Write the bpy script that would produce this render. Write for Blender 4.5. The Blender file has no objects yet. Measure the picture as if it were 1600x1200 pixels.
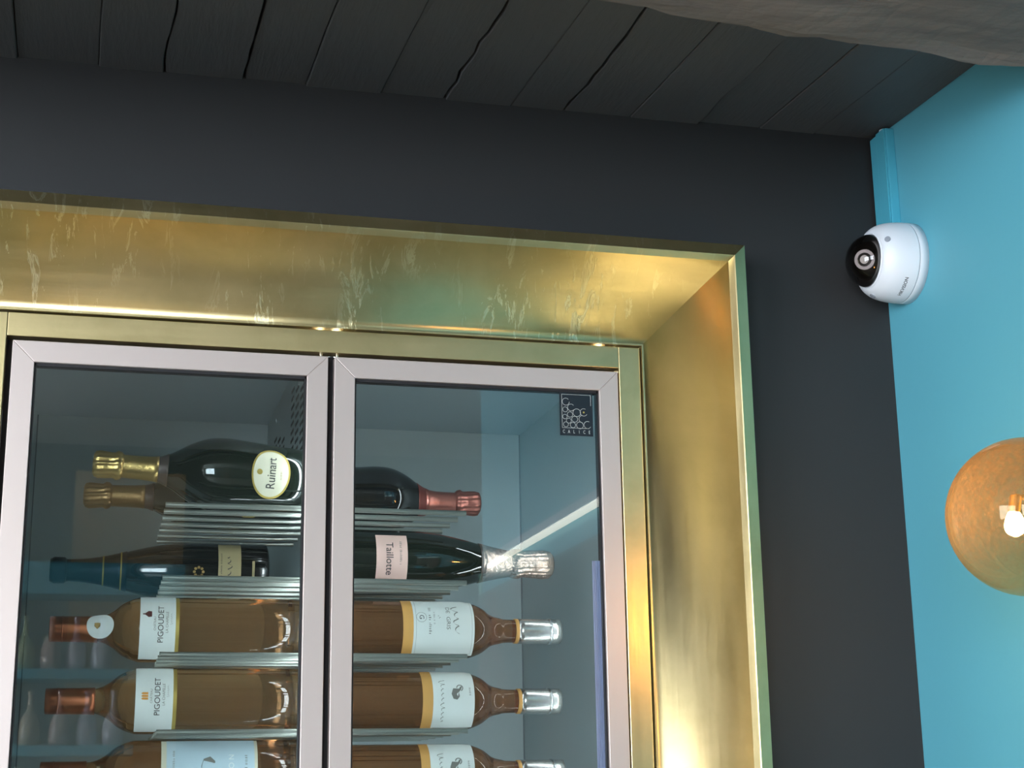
import bpy, bmesh, math, random
from mathutils import Vector, Matrix
random.seed(7)
R = math.radians
scn = bpy.context.scene
col = scn.collection

# ------------------------------------------------------------------ camera, world, exposure
cam_d = bpy.data.cameras.new('camera')
cam_d.sensor_width = 36.0
cam_d.lens = 36.0 * 2450.0 / 1600.0
cam_d.clip_start = 0.02
cam = bpy.data.objects.new('camera', cam_d)
col.objects.link(cam)
yaw, pitch, roll = R(14.67), R(14.5), R(-0.853)
fwd = Vector((math.sin(yaw)*math.cos(pitch), math.cos(yaw)*math.cos(pitch), math.sin(pitch)))
rgt = Vector((math.cos(yaw), -math.sin(yaw), 0))
up = rgt.cross(fwd)
r2 = rgt*math.cos(roll) + up*math.sin(roll)
u2 = -rgt*math.sin(roll) + up*math.cos(roll)
cam.matrix_world = Matrix((
    (r2.x, u2.x, -fwd.x, 0.0), (r2.y, u2.y, -fwd.y, 0.0), (r2.z, u2.z, -fwd.z, 1.5), (0, 0, 0, 1)))
scn.camera = cam
world = bpy.data.worlds.new('world')
scn.world = world
world.use_nodes = True
world.node_tree.nodes['Background'].inputs[0].default_value = (0.75, 0.86, 1.0, 1)
world.node_tree.nodes['Background'].inputs[1].default_value = 0.6
scn.view_settings.view_transform = 'Standard'
scn.view_settings.look = 'None'
scn.view_settings.exposure = 0.0
scn.view_settings.gamma = 1.0
scn.view_settings.use_curve_mapping = False
WINDOW_STRENGTH = 19.5
LAMP_WATT = 3.0
LED_STRENGTH = 6.0

# ------------------------------------------------------------------ helpers
def srgb(r, g, b):
    f = lambda c: (c/255/12.92) if c/255 <= 0.04045 else ((c/255+0.055)/1.055)**2.4
    return (f(r), f(g), f(b), 1)

def mat(name, color, rough=0.5, metal=0.0, **kw):
    m = bpy.data.materials.new(name)
    m.use_nodes = True
    p = m.node_tree.nodes['Principled BSDF']
    p.inputs['Base Color'].default_value = color
    p.inputs['Roughness'].default_value = rough
    p.inputs['Metallic'].default_value = metal
    for k, v in kw.items():
        p.inputs[k.replace('_', ' ')].default_value = v
    return m

def nodes(m):
    nt = m.node_tree
    return nt, nt.nodes, nt.links, nt.nodes['Principled BSDF']

def coords(m, scale=(1, 1, 1), kind='Object'):
    nt, N, L, p = nodes(m)
    tc = N.new('ShaderNodeTexCoord')
    mp = N.new('ShaderNodeMapping')
    mp.inputs['Scale'].default_value = scale
    L.new(tc.outputs[kind], mp.inputs['Vector'])
    return mp.outputs['Vector']

def noise(m, vec, scale, detail=4, rough=0.55, dist=0.0):
    nt, N, L, p = nodes(m)
    n = N.new('ShaderNodeTexNoise')
    n.inputs['Scale'].default_value = scale
    n.inputs['Detail'].default_value = detail
    n.inputs['Roughness'].default_value = rough
    n.inputs['Distortion'].default_value = dist
    L.new(vec, n.inputs['Vector'])
    return n.outputs['Fac']

def ramp(m, fac, stops):
    nt, N, L, p = nodes(m)
    r = N.new('ShaderNodeValToRGB')
    e = r.color_ramp.elements
    while len(e) < len(stops):
        e.new(0.5)
    for i, (pos, c) in enumerate(stops):
        e[i].position = pos
        e[i].color = c if len(c) == 4 else (*c, 1)
    L.new(fac, r.inputs['Fac'])
    return r.outputs['Color']

def bump(m, fac, strength, dist=0.002):
    nt, N, L, p = nodes(m)
    b = N.new('ShaderNodeBump')
    b.inputs['Strength'].default_value = strength
    b.inputs['Distance'].default_value = dist
    L.new(fac, b.inputs['Height'])
    if p.inputs['Normal'].is_linked:
        L.new(p.inputs['Normal'].links[0].from_socket, b.inputs['Normal'])
    L.new(b.outputs['Normal'], p.inputs['Normal'])

class MB:
    """collects geometry, built as ONE mesh object"""
    def __init__(self):
        self.v, self.f, self.smooth = [], [], []
    def add(self, verts, faces, smooth=False):
        o = len(self.v)
        self.v += [tuple(p) for p in verts]
        self.f += [tuple(i+o for i in f) for f in faces]
        self.smooth += [smooth]*len(faces)
        return self
    def box(self, x0, x1, y0, y1, z0, z1):
        vs = [(x, y, z) for z in (z0, z1) for y in (y0, y1) for x in (x0, x1)]
        return self.add(vs, [(0, 2, 3, 1), (4, 5, 7, 6), (0, 1, 5, 4), (2, 6, 7, 3), (0, 4, 6, 2), (1, 3, 7, 5)])
    def lathe(self, prof, n=48, mod=None, smooth=True, close=True):
        """prof: [(r, z)] around local z"""
        vs, fs = [], []
        for k, (r, z) in enumerate(prof):
            for i in range(n):
                a = 2*math.pi*i/n
                rr = r*(mod(k, a) if mod else 1)
                vs.append((rr*math.sin(a), -rr*math.cos(a), z))
        for k in range(len(prof)-1):
            for i in range(n):
                j = (i+1) % n
                fs.append((k*n+i, k*n+j, (k+1)*n+j, (k+1)*n+i))
        if close:
            fs.append(tuple(reversed(range(n))))
            fs.append(tuple((len(prof)-1)*n+i for i in range(n)))
        return self.add(vs, fs, smooth)
    def tube(self, p, q, r, n=12, smooth=True):
        p, q = Vector(p), Vector(q)
        d = (q-p).normalized()
        a = d.orthogonal().normalized()
        b = d.cross(a)
        vs = []
        for c in (p, q):
            for i in range(n):
                t = 2*math.pi*i/n
                vs.append(c + a*r*math.cos(t) + b*r*math.sin(t))
        fs = [(i, (i+1) % n, n+(i+1) % n, n+i) for i in range(n)]
        self.add(vs, fs, smooth)
        self.add(vs, [tuple(reversed(range(n))), tuple(n+i for i in range(n))])
        return self
    def mesh(self, name, m, off=(0, 0, 0)):
        me = bpy.data.meshes.new(name)
        me.from_pydata([(a-off[0], b-off[1], c-off[2]) for a, b, c in self.v], [], self.f)
        for p, s in zip(me.polygons, self.smooth):
            p.use_smooth = s
        bm = bmesh.new(); bm.from_mesh(me)
        bmesh.ops.recalc_face_normals(bm, faces=bm.faces)
        bm.to_mesh(me); bm.free()
        if m:
            me.materials.append(m)
        return me
    def build(self, name, m, parent=None, off=None, bevel=0.0):
        if off is None:
            off = parent_origin(parent) if parent else (0, 0, 0)
        o = bpy.data.objects.new(name, self.mesh(name, m, off))
        col.objects.link(o)
        if parent:
            o.parent = parent
        if bevel:
            b = o.modifiers.new('bevel', 'BEVEL'); b.width = bevel; b.segments = 2
            b.limit_method = 'ANGLE'
        return o

def parent_origin(p):
    o = Vector((0, 0, 0))
    while p:
        o += Vector(p.location); p = p.parent
    return o

def empty(name, loc=(0, 0, 0)):
    o = bpy.data.objects.new(name, None)
    o.empty_display_size = 0.05
    o.location = loc
    col.objects.link(o)
    return o

def tag(o, label, cat, group=None):
    o['label'] = label; o['category'] = cat
    if group: o['group'] = group
    return o

def struct(o, label=None, cat=None):
    o['kind'] = 'structure'
    if label: o['label'] = label
    if cat: o['category'] = cat
    return o

def text_geo(body, size, bold=0.0):
    """flat lettering as (verts2d, faces), centred"""
    c = bpy.data.curves.new('lettering', 'FONT')
    c.body = body; c.size = size; c.align_x = 'CENTER'; c.align_y = 'CENTER'
    c.resolution_u = 3; c.offset = bold
    o = bpy.data.objects.new('lettering', c)
    col.objects.link(o)
    dg = bpy.context.evaluated_depsgraph_get()
    me = bpy.data.meshes.new_from_object(o.evaluated_get(dg))
    vs = [(v.co.x, v.co.y) for v in me.vertices]
    fs = [tuple(p.vertices) for p in me.polygons]
    bpy.data.objects.remove(o); bpy.data.curves.remove(c); bpy.data.meshes.remove(me)
    return vs, fs

# ------------------------------------------------------------------ materials
M = {}
# near-black paint of the wall
m = M['dark_wall'] = mat('dark_wall_paint', (0.019, 0.0185, 0.019, 1), 0.55)
v = coords(m)
bump(m, noise(m, v, 60, 4), 0.08, 0.003)
bump(m, noise(m, v, 2.5, 2), 0.25, 0.02)
# plank paint
m = M['plank'] = mat('plank_paint', (0.068, 0.068, 0.070, 1), 0.55)
v = coords(m, (1, 0.12, 1))
bump(m, noise(m, v, 90, 6, 0.65), 0.35, 0.004)
v2 = coords(m, (14, 1.2, 6))
bump(m, noise(m, v2, 22, 3), 0.12, 0.002)
m = M['gap'] = mat('black_gap', (0.004, 0.0035, 0.0035, 1), 0.9)
# beam
m = M['beam'] = mat('beam_paint', (0.115, 0.092, 0.08, 1), 0.7)
nt, N, L, p = nodes(m)
v = coords(m, (0.35, 2.2, 2.2))
L.new(ramp(m, noise(m, v, 14, 6, 0.6, 0.4), [(0.3, (0.115, 0.095, 0.085)), (0.7, (0.18, 0.15, 0.13))]), p.inputs['Base Color'])
bump(m, noise(m, v, 30, 6, 0.65), 0.35, 0.01)
# teal wall
m = M['teal'] = mat('teal_wall_paint', srgb(92, 168, 186), 0.5)
v = coords(m)
bump(m, noise(m, v, 45, 4), 0.06, 0.003)
m = M['teal_gloss'] = mat('teal_trunking_paint', srgb(78, 168, 190), 0.28)

def gold(name, axis, scratch):
    m = mat(name, (0.66, 0.54, 0.30, 1), 0.4, 1.0)
    nt, N, L, p = nodes(m)
    st = {'x': (0.06, 1, 1), 'z': (1, 1, 0.06)}[axis]
    vb = coords(m, st)
    v = coords(m)
    leaf = noise(m, v, 9, 5, 0.6, 0.3)
    c = ramp(m, leaf, [(0.3, (0.60, 0.48, 0.24)), (0.5, (0.70, 0.56, 0.29)), (0.72, (0.77, 0.61, 0.33))])
    fine = noise(m, vb, 260, 3, 0.6)
    mid = noise(m, vb, 60, 4, 0.6)
    rr = ramp(m, mid, [(0.3, (0.30, 0.30, 0.30)), (0.7, (0.40, 0.40, 0.40))])
    out = c
    if scratch:
        # pale worn streaks and crackle in the leaf, running down the moulding
        vs_ = coords(m, (1, 0.22, 0.22))
        s1 = noise(m, vs_, 55, 5, 0.7, 1.2)
        patch = noise(m, v, 7, 2)
        sx = N.new('ShaderNodeSeparateXYZ')
        tc = N.new('ShaderNodeTexCoord'); L.new(tc.outputs['Object'], sx.inputs[0])
        mr = N.new('ShaderNodeMapRange')
        mr.inputs['From Min'].default_value = 0.62; mr.inputs['From Max'].default_value = 0.22
        L.new(sx.outputs['X'], mr.inputs['Value'])
        line = ramp(m, s1, [(0.565, (0, 0, 0)), (0.60, (1, 1, 1)), (0.625, (1, 1, 1)), (0.66, (0, 0, 0))])
        pm = ramp(m, patch, [(0.42, (0, 0, 0)), (0.6, (1, 1, 1))])
        a = N.new('ShaderNodeMath'); a.operation = 'MULTIPLY'; L.new(line, a.inputs[0]); L.new(pm, a.inputs[1])
        b = N.new('ShaderNodeMath'); b.operation = 'MULTIPLY'; L.new(a.outputs[0], b.inputs[0]); L.new(mr.outputs[0], b.inputs[1])
        mx = N.new('ShaderNodeMix'); mx.data_type = 'RGBA'
        L.new(b.outputs[0], mx.inputs['Factor']); L.new(c, mx.inputs['A'])
        mx.inputs['B'].default_value = (0.95, 0.86, 0.58, 1)
        out = mx.outputs['Result']
        bump(m, b.outputs[0], 0.25, 0.001)
    L.new(out, p.inputs['Base Color'])
    L.new(rr, p.inputs['Roughness'])
    bump(m, fine, 0.12, 0.0006)
    bump(m, noise(m, v, 160, 3), 0.10, 0.0006)
    return m
M['gold_h'] = gold('gold_leaf_worn', 'x', True)
M['gold_v'] = gold('gold_leaf_brushed', 'z', False)
M['gold_flat'] = gold('gold_leaf_flat', 'x', False)
# cabinet
M['alu'] = mat('rose_anodised_aluminium', srgb(202, 186, 180), 0.42, 0.5)
nt, N, L, p = nodes(M['alu'])
bump(M['alu'], noise(M['alu'], coords(M['alu'], (1, 1, 1)), 300, 2), 0.02, 0.001)
M['liner'] = mat('cabinet_liner_metal', srgb(178, 190, 192), 0.42, 0.25)
M['liner_top'] = mat('cabinet_liner_top', srgb(168, 182, 188), 0.4, 0.25)
M['black'] = mat('black_rubber', (0.006, 0.004, 0.006, 1), 0.6)
M['rod'] = mat('rod_metal', srgb(176, 180, 172), 0.33, 0.8)
M['seam'] = mat('liner_seam', srgb(110, 122, 126), 0.5)
M['slot'] = mat('slot_black', (0.006, 0.007, 0.008, 1), 0.7)
M['chrome'] = mat('chrome', (0.8, 0.8, 0.8, 1), 0.15, 1.0)
M['gasket'] = mat('lavender_gasket', srgb(184, 190, 228), 0.45)
m = M['glass'] = bpy.data.materials.new('door_glass'); m.use_nodes = True
nt = m.node_tree; N = nt.nodes; L = nt.links
N.remove(N['Principled BSDF'])
tr = N.new('ShaderNodeBsdfTransparent'); tr.inputs[0].default_value = (0.94, 0.975, 0.97, 1)
gl = N.new('ShaderNodeBsdfGlossy'); gl.inputs['Roughness'].default_value = 0.0
fr = N.new('ShaderNodeFresnel'); fr.inputs['IOR'].default_value = 1.6
mx = N.new('ShaderNodeMixShader')
L.new(fr.outputs[0], mx.inputs[0]); L.new(tr.outputs[0], mx.inputs[1]); L.new(gl.outputs[0], mx.inputs[2])
L.new(mx.outputs[0], N['Material Output'].inputs[0])
# bottles
M['dark_glass'] = mat('dark_green_glass', (0.006, 0.011, 0.007, 1), 0.06, 0.0, Coat_Weight=0.5, Coat_Roughness=0.03)
M['black_glass'] = mat('black_green_glass', (0.004, 0.005, 0.006, 1), 0.08, 0.0, Coat_Weight=0.4)
M['rose_wine'] = mat('rose_wine_in_glass', (0.70, 0.37, 0.16, 1), 0.03, 0.0, Transmission_Weight=0.93, IOR=1.36)
M['amber_wine'] = mat('amber_wine_in_glass', (0.42, 0.18, 0.07, 1), 0.03, 0.0, Transmission_Weight=0.9, IOR=1.36)
M['clear_glass'] = mat('clear_bottle_glass', (0.86, 0.88, 0.84, 1), 0.03, 0.0, Transmission_Weight=1.0, IOR=1.3)
def foil(name, c, rough=0.32, crinkle=0.3):
    m = mat(name, c, rough, 0.9)
    bump(m, noise(m, coords(m), 170, 3, 0.6, 0.6), crinkle, 0.002)
    return m
M['gold_foil'] = foil('gold_foil', srgb(212, 178, 112))
M['bronze_foil'] = foil('bronze_foil', srgb(176, 140, 96))
M['pink_foil'] = foil('pink_foil', srgb(190, 120, 108))
M['pale_foil'] = foil('pale_copper_foil', srgb(205, 180, 165), 0.25, 0.6)
M['copper_cap'] = foil('copper_cap', srgb(188, 112, 78), 0.3, 0.03)
M['silver_cap'] = foil('silver_cap', srgb(205, 203, 198), 0.25, 0.03)
M['dark_foil'] = foil('dark_foil', srgb(30, 40, 48), 0.35, 0.05)
M['brown_band'] = mat('brown_neck_band', srgb(92, 78, 72), 0.4, 0.4)
M['pink_band'] = mat('dark_pink_band', srgb(130, 66, 60), 0.4, 0.5)
M['paper_white'] = mat('white_paper', srgb(226, 230, 226), 0.7)
M['paper_cream'] = mat('cream_paper', srgb(214, 208, 184), 0.7)
M['paper_pink'] = mat('pink_paper', srgb(236, 196, 184), 0.7)
M['paper_beige'] = mat('beige_paper', srgb(190, 172, 128), 0.7)
M['paper_blue'] = mat('pale_blue_paper', srgb(186, 206, 216), 0.7)
M['gold_edge'] = mat('gold_label_edge', srgb(196, 170, 90), 0.4, 0.6)
M['amber_strip'] = mat('amber_paper_strip', srgb(214, 158, 84), 0.6)
M['ink'] = mat('dark_ink', srgb(46, 44, 48), 0.6)
M['ink_grey'] = mat('grey_ink', srgb(120, 118, 112), 0.6)
M['ink_red'] = mat('wine_red_ink', srgb(88, 34, 40), 0.6)
M['ink_orange'] = mat('orange_ink', srgb(222, 150, 60), 0.6)
M['ink_gold'] = mat('gold_ink', srgb(150, 122, 70), 0.45, 0.5)
# others
M['white_plastic'] = mat('white_plastic', srgb(226, 228, 234), 0.35)
M['seam_grey'] = mat('grey_seam', srgb(150, 154, 162), 0.5)
M['turret'] = mat('camera_turret', (0.012, 0.010, 0.009, 1), 0.35)
m = M['smoked_dome'] = bpy.data.materials.new('smoked_dome'); m.use_nodes = True
nt = m.node_tree; N = nt.nodes; L = nt.links
N.remove(N['Principled BSDF'])
tr = N.new('ShaderNodeBsdfTransparent'); tr.inputs[0].default_value = (0.55, 0.50, 0.47, 1)
gl = N.new('ShaderNodeBsdfGlossy'); gl.inputs['Roughness'].default_value = 0.02
fr = N.new('ShaderNodeFresnel'); fr.inputs['IOR'].default_value = 1.5
mx = N.new('ShaderNodeMixShader')
L.new(fr.outputs[0], mx.inputs[0]); L.new(tr.outputs[0], mx.inputs[1]); L.new(gl.outputs[0], mx.inputs[2])
L.new(mx.outputs[0], N['Material Output'].inputs[0])
M['lens_ring'] = mat('lens_ring', srgb(112, 110, 114), 0.25, 0.5)
M['lens'] = mat('lens_glass', (0.01, 0.01, 0.015, 1), 0.02, 0.0, Coat_Weight=1.0)
M['print_black'] = mat('black_print', (0.008, 0.009, 0.014, 1), 0.3)
M['print_white'] = mat('pale_print', srgb(190, 190, 186), 0.5)
M['brass'] = mat('brass', (0.55, 0.36, 0.13, 1), 0.3, 1.0)
M['beige'] = mat('beige_plaster', srgb(206, 176, 138), 0.8)
M['grey_wall'] = mat('grey_green_plaster', srgb(118, 124, 120), 0.8)
M['light_plaster'] = mat('light_plaster', srgb(190, 188, 180), 0.85)
M['floor'] = mat('floor_wood', srgb(150, 116, 84), 0.45)
nt, N, L, p = nodes(M['floor'])
L.new(ramp(M['floor'], noise(M['floor'], coords(M['floor'], (1, 8, 1)), 3, 4), [(0.3, srgb(122, 114, 106)), (0.7, srgb(156, 148, 138))]), p.inputs['Base Color'])
m = M['canvas'] = mat('abstract_canvas', srgb(80, 66, 56), 0.8)
nt, N, L, p = nodes(m)
L.new(ramp(m, noise(m, coords(m), 2.6, 4, 0.5, 0.6), [(0.3, srgb(48, 50, 48)), (0.5, srgb(92, 76, 64)), (0.66, srgb(112, 70, 58)), (0.74, srgb(130, 44, 40))]), p.inputs['Base Color'])
M['dark_wood'] = mat('dark_wood', srgb(60, 44, 34), 0.5)
M['post'] = mat('pale_green_post', srgb(150, 205, 185), 0.4)
def emis(name, c, s):
    m = bpy.data.materials.new(name); m.use_nodes = True
    N = m.node_tree.nodes
    p = N['Principled BSDF']
    p.inputs['Base Color'].default_value = (0.8, 0.8, 0.8, 1)
    p.inputs['Emission Color'].default_value = c
    p.inputs['Emission Strength'].default_value = s
    return m
M['daylight'] = emis('daylight_pane', (0.80, 0.90, 1.0, 1), WINDOW_STRENGTH)
M['led'] = emis('led_tube', (1.0, 0.98, 0.82, 1), LED_STRENGTH)
M['cab_fill'] = emis('cabinet_fill_glow', (0.86, 0.95, 1.0, 1), 34.0)  # glow of the added strips that brighten the cabinet inside
M['bulb'] = emis('bulb_glow', (1.0, 0.76, 0.42, 1), 45.0)
m = M['amber_globe'] = bpy.data.materials.new('amber_globe_glass'); m.use_nodes = True
nt = m.node_tree; N = nt.nodes; L = nt.links
N.remove(N['Principled BSDF'])
tr = N.new('ShaderNodeBsdfTransparent'); tr.inputs[0].default_value = (0.92, 0.78, 0.55, 1)
tl = N.new('ShaderNodeBsdfTranslucent'); tl.inputs[0].default_value = (0.10, 0.060, 0.028, 1)
gl = N.new('ShaderNodeBsdfGlossy'); gl.inputs['Roughness'].default_value = 0.04; gl.inputs[0].default_value = (1, 0.85, 0.6, 1)
lwt = N.new('ShaderNodeLayerWeight'); lwt.inputs['Blend'].default_value = 0.5
fr = N.new('ShaderNodeMapRange'); fr.inputs['From Min'].default_value = 0.55; fr.inputs['From Max'].default_value = 1.0
fr.inputs['To Min'].default_value = 0.03; fr.inputs['To Max'].default_value = 0.45
L.new(lwt.outputs['Facing'], fr.inputs['Value'])
tc = N.new('ShaderNodeTexCoord'); nz = N.new('ShaderNodeTexNoise'); nz.inputs['Scale'].default_value = 260
L.new(tc.outputs['Object'], nz.inputs['Vector'])
sx = N.new('ShaderNodeSeparateXYZ'); L.new(tc.outputs['Object'], sx.inputs[0])
mr = N.new('ShaderNodeMapRange'); mr.inputs['From Min'].default_value = -0.05; mr.inputs['From Max'].default_value = 0.06
mr.inputs['To Min'].default_value = 0.12; mr.inputs['To Max'].default_value = 0.50
L.new(sx.outputs['Z'], mr.inputs['Value'])
rp = N.new('ShaderNodeMapRange'); rp.inputs['From Min'].default_value = 0.35; rp.inputs['From Max'].default_value = 0.7
rp.inputs['To Min'].default_value = 0.7; rp.inputs['To Max'].default_value = 1.3
L.new(nz.outputs['Fac'], rp.inputs['Value'])
mu = N.new('ShaderNodeMath'); mu.operation = 'MULTIPLY'; mu.use_clamp = True
L.new(mr.outputs[0], mu.inputs[0]); L.new(rp.outputs[0], mu.inputs[1])
m1 = N.new('ShaderNodeMixShader'); L.new(mu.outputs[0], m1.inputs[0]); L.new(tr.outputs[0], m1.inputs[1]); L.new(tl.outputs[0], m1.inputs[2])
m2 = N.new('ShaderNodeMixShader'); L.new(fr.outputs[0], m2.inputs[0]); L.new(m1.outputs[0], m2.inputs[1]); L.new(gl.outputs[0], m2.inputs[2])
L.new(m2.outputs[0], N['Material Output'].inputs[0])

# ------------------------------------------------------------------ the room
XR = 1.0283          # teal wall
YW = 1.87            # dark wall
ZC = 2.385           # low ceiling at the dark wall
SL = 0.0463          # it rises towards the dark wall
ROOM_X, ROOM_Y, ROOM_Z = -4.0, -4.0, 3.15

# dark wall with the opening for the cabinet
OX0, OX1, OZ0, OZ1 = -0.20, 0.70, 0.36, 2.12
w = MB()
T = 0.78
for a in ((ROOM_X, OX0, 0, ROOM_Z), (OX1, XR, 0, ROOM_Z), (OX0, OX1, 0, OZ0), (OX0, OX1, OZ1, ROOM_Z)):
    w.box(a[0], a[1], YW, YW+T, a[2], a[3])
struct(w.build('wall_back', M['dark_wall']))
# teal wall (thick slab)
struct(MB().box(XR, XR+0.1, -0.57, YW+T, 0, ROOM_Z).build('wall_right', M['teal']))
# beyond the end of the teal wall the room widens
FAR_X = 3.2
wa = MB().box(FAR_X, FAR_X+0.1, ROOM_Y, -0.57, 0, ROOM_Z)
wa.box(XR+0.1, FAR_X+0.1, -0.57, -0.47, 0, ROOM_Z)
struct(wa.build('wall_side', M['light_plaster']))
# rest of the room, seen only as reflections
struct(MB().box(ROOM_X, FAR_X, ROOM_Y, YW+T, -0.1, 0).build('floor', M['floor']))
# left wall with a window opening, opposite wall with a window opening
lw = MB()
for a in ((-4.0, -3.2, 0, ROOM_Z), (-0.4, YW+T, 0, ROOM_Z), (-3.2, -0.4, 0, 0.9), (-3.2, -0.4, 2.7, ROOM_Z)):
    lw.box(ROOM_X-0.15, ROOM_X, a[0], a[1], a[2], a[3])
struct(lw.build('wall_left', M['light_plaster']))
ow = MB()
for a in ((ROOM_X, -3.5, 0, ROOM_Z), (-1.3, FAR_X+0.1, 0, ROOM_Z), (-3.5, -1.3, 0, 0.9), (-3.5, -1.3, 2.8, ROOM_Z)):
    ow.box(a[0], a[1], ROOM_Y-0.15, ROOM_Y, a[2], a[3])
struct(ow.build('wall_front', M['grey_wall']))
struct(MB().box(-0.16, 0.36, ROOM_Y, ROOM_Y+0.003, 0, 3.02).build('trim_1', M['beige']))
struct(MB().box(XR-0.004, XR+0.1, -0.60, -0.5705, 0, 2.09).build('trim_2', M['post']))

def window(name, axis, a0, a1, z0, z1, c):
    """daylit window: frame bars and a glowing pane"""
    fr = MB(); t = 0.05
    def bar(p0, p1, q0, q1):
        if axis == 'x': fr.box(c-0.10, c-0.03, p0, p1, q0, q1)
        else: fr.box(p0, p1, c-0.10, c-0.03, q0, q1)
    bar(a0, a0+t, z0, z1); bar(a1-t, a1, z0, z1)
    bar(a0+t, a1-t, z0, z0+t); bar(a0+t, a1-t, z1-t, z1)
    mid = (a0+a1)/2
    bar(mid-t/2, mid+t/2, z0+t, z1-t)
    o = struct(fr.build(name, M['white_plastic']))
    for s in (0, 1):
        p0, p1 = ((a0+t, mid-t/2), (mid+t/2, a1-t))[s]
        g = MB()
        if axis == 'x': g.box(c-0.075, c-0.065, p0, p1, z0+t, z1-t)
        else: g.box(p0, p1, c-0.075, c-0.065, z0+t, z1-t)
        g.build('pane', M['daylight'], o)
    return o
window('window_1', 'x', -3.2, -0.4, 0.9, 2.7, ROOM_X)
window('window_2', 'y', -3.5, -1.3, 0.9, 2.8, ROOM_Y)

# low plank ceiling between the dark wall and the beam; the taller room beyond the beam
BEAM_Z = 2.28
BEAM_Y0 = 1.08
def zc(y): return ZC + SL*(y-YW)
ceil_high = MB().box(ROOM_X, FAR_X+0.1, ROOM_Y, BEAM_Y0+0.05, ROOM_Z, ROOM_Z+0.1)
struct(ceil_high.build('ceiling_upper', M['light_plaster']))
ce = MB()
y0, y1 = BEAM_Y0+0.1, YW
ce.add([(ROOM_X, y0, zc(y0)+0.02), (XR, y0, zc(y0)+0.02), (XR, y1, zc(y1)+0.02), (ROOM_X, y1, zc(y1)+0.02),
        (ROOM_X, y0, ROOM_Z), (XR, y0, ROOM_Z), (XR, y1, ROOM_Z), (ROOM_X, y1, ROOM_Z)],
       [(0, 1, 2, 3), (4, 7, 6, 5), (0, 4, 5, 1), (1, 5, 6, 2), (2, 6, 7, 3), (3, 7, 4, 0)])
ceiling = struct(ce.build('ceiling', M['gap']))
edges = [-0.2395, -0.1367, -0.0386, 0.0397, 0.1398, 0.2202, 0.318, 0.4044, 0.4934, 0.5682, 0.6617, 0.7582, 0.8511, 0.9333, XR]
gapw = {0.0397: 0.0022, 0.1398: 0.0034, 0.4044: 0.0026, 0.5682: 0.0036, 0.7582: 0.0020, -0.1367: 0.0008}
k = -0.2395
while k > -1.6:
    k -= random.uniform(0.085, 0.1); edges.insert(0, k)
def edge_line(x, gw):
    """ragged edge: list of (x offset, y) from the wall to beyond the beam"""
    pts = []; n = 22; o = 0
    for i in range(n+1):
        y = YW - i*(YW-(BEAM_Y0+0.12))/n
        rag = 0.0028 if gw in (0.0022, 0.0026, 0.0036, 0.0020) else 0.0005
        o = 0.75*o + random.uniform(-rag, rag)
        pts.append((x + o - 0.0217*(y-YW), y))
    return pts
lines = [edge_line(x, gapw.get(x, 0.0005)) for x in edges]
for i in range(len(edges)-1):
    ga, gb = gapw.get(edges[i], 0.0005), gapw.get(edges[i+1], 0.0005)
    dz = random.uniform(-0.0022, 0.0022)
    A, B = lines[i], lines[i+1]
    vs, fs = [], []
    n = len(A)
    for j in range(n):
        (xa, ya), (xb, yb) = A[j], B[j]
        wa = ga/2*random.uniform(0.5, 1.5); wb = gb/2*random.uniform(0.5, 1.5)
        z = zc(ya)+dz
        xb_ = min(xb-wb, XR)
        c = 0.0012
        vs += [(xa+wa, ya, z+0.018), (xa+wa, ya, z+c), (xa+wa+c, ya, z), (xb_-c, ya, z), (xb_, ya, z+c), (xb_, ya, z+0.018)]
    for j in range(n-1):
        a = j*6; b = a+6
        for q in range(5):
            fs.append((a+q, a+q+1, b+q+1, b+q))
        fs.append((a+5, a, b, b+5))
    fs += [(0, 1, 2, 3, 4, 5), tuple((n-1)*6+q for q in (5, 4, 3, 2, 1, 0))]
    MB().add(vs, fs).build('plank', M['plank'], ceiling)

# hand-hewn beam along the wall
edge_pts = [(-1.7, 1.30), (-0.6, 1.325), (0.0, 1.352), (0.30, 1.368), (0.4497, 1.3847), (0.513, 1.388), (0.542, 1.397), (0.600, 1.4025), (0.632, 1.404), (0.681, 1.416),
            (0.718, 1.410), (0.757, 1.4155), (0.818, 1.414), (0.858, 1.419), (0.898, 1.429), (0.923, 1.432), (0.975, 1.424), (XR, 1.424)]
bm_ = MB()
vs, fs = [], []
pp = []
for i in range(len(edge_pts)-1):
    (xa, ya), (xb, yb) = edge_pts[i], edge_pts[i+1]
    n = max(1, int((xb-xa)/0.012))
    for t in range(n):
        f = t/n
        pp.append((xa+(xb-xa)*f, ya+(yb-ya)*f + random.uniform(-0.0008, 0.0008)))
pp.append(edge_pts[-1])
NY = 16
for (x, y) in pp:
    ring = []
    ring.append((x, y+0.012, zc(1.4)+0.03))
    ring.append((x, y+0.010, BEAM_Z+0.03))
    ring.append((x, y+0.004, BEAM_Z+0.007))
    for j in range(NY+1):
        yy = y + (BEAM_Y0-y)*j/NY
        zz = BEAM_Z + 0.004*math.sin(x*9+yy*13)+0.003*math.sin(x*23-yy*31) + random.uniform(-0.0006, 0.0006)
        if j == 0: zz = BEAM_Z+0.001
        ring.append((x, yy, zz))
    ring.append((x, BEAM_Y0, ROOM_Z))
    ring.append((x, BEAM_Y0+0.12, ROOM_Z))
    ring.append((x, BEAM_Y0+0.12, zc(1.4)+0.03))
    vs += ring
n = NY+7
for i in range(len(pp)-1):
    for j in range(n):
        k2 = (j+1) % n
        fs.append((i*n+j, i*n+k2, (i+1)*n+k2, (i+1)*n+j))
fs += [tuple(range(n)), tuple((len(pp)-1)*n+j for j in reversed(range(n)))]
bm_.add(vs, fs)
struct(bm_.build('trim_3', M['beam']), 'rough hewn brown painted ceiling beam', 'beam')
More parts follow.
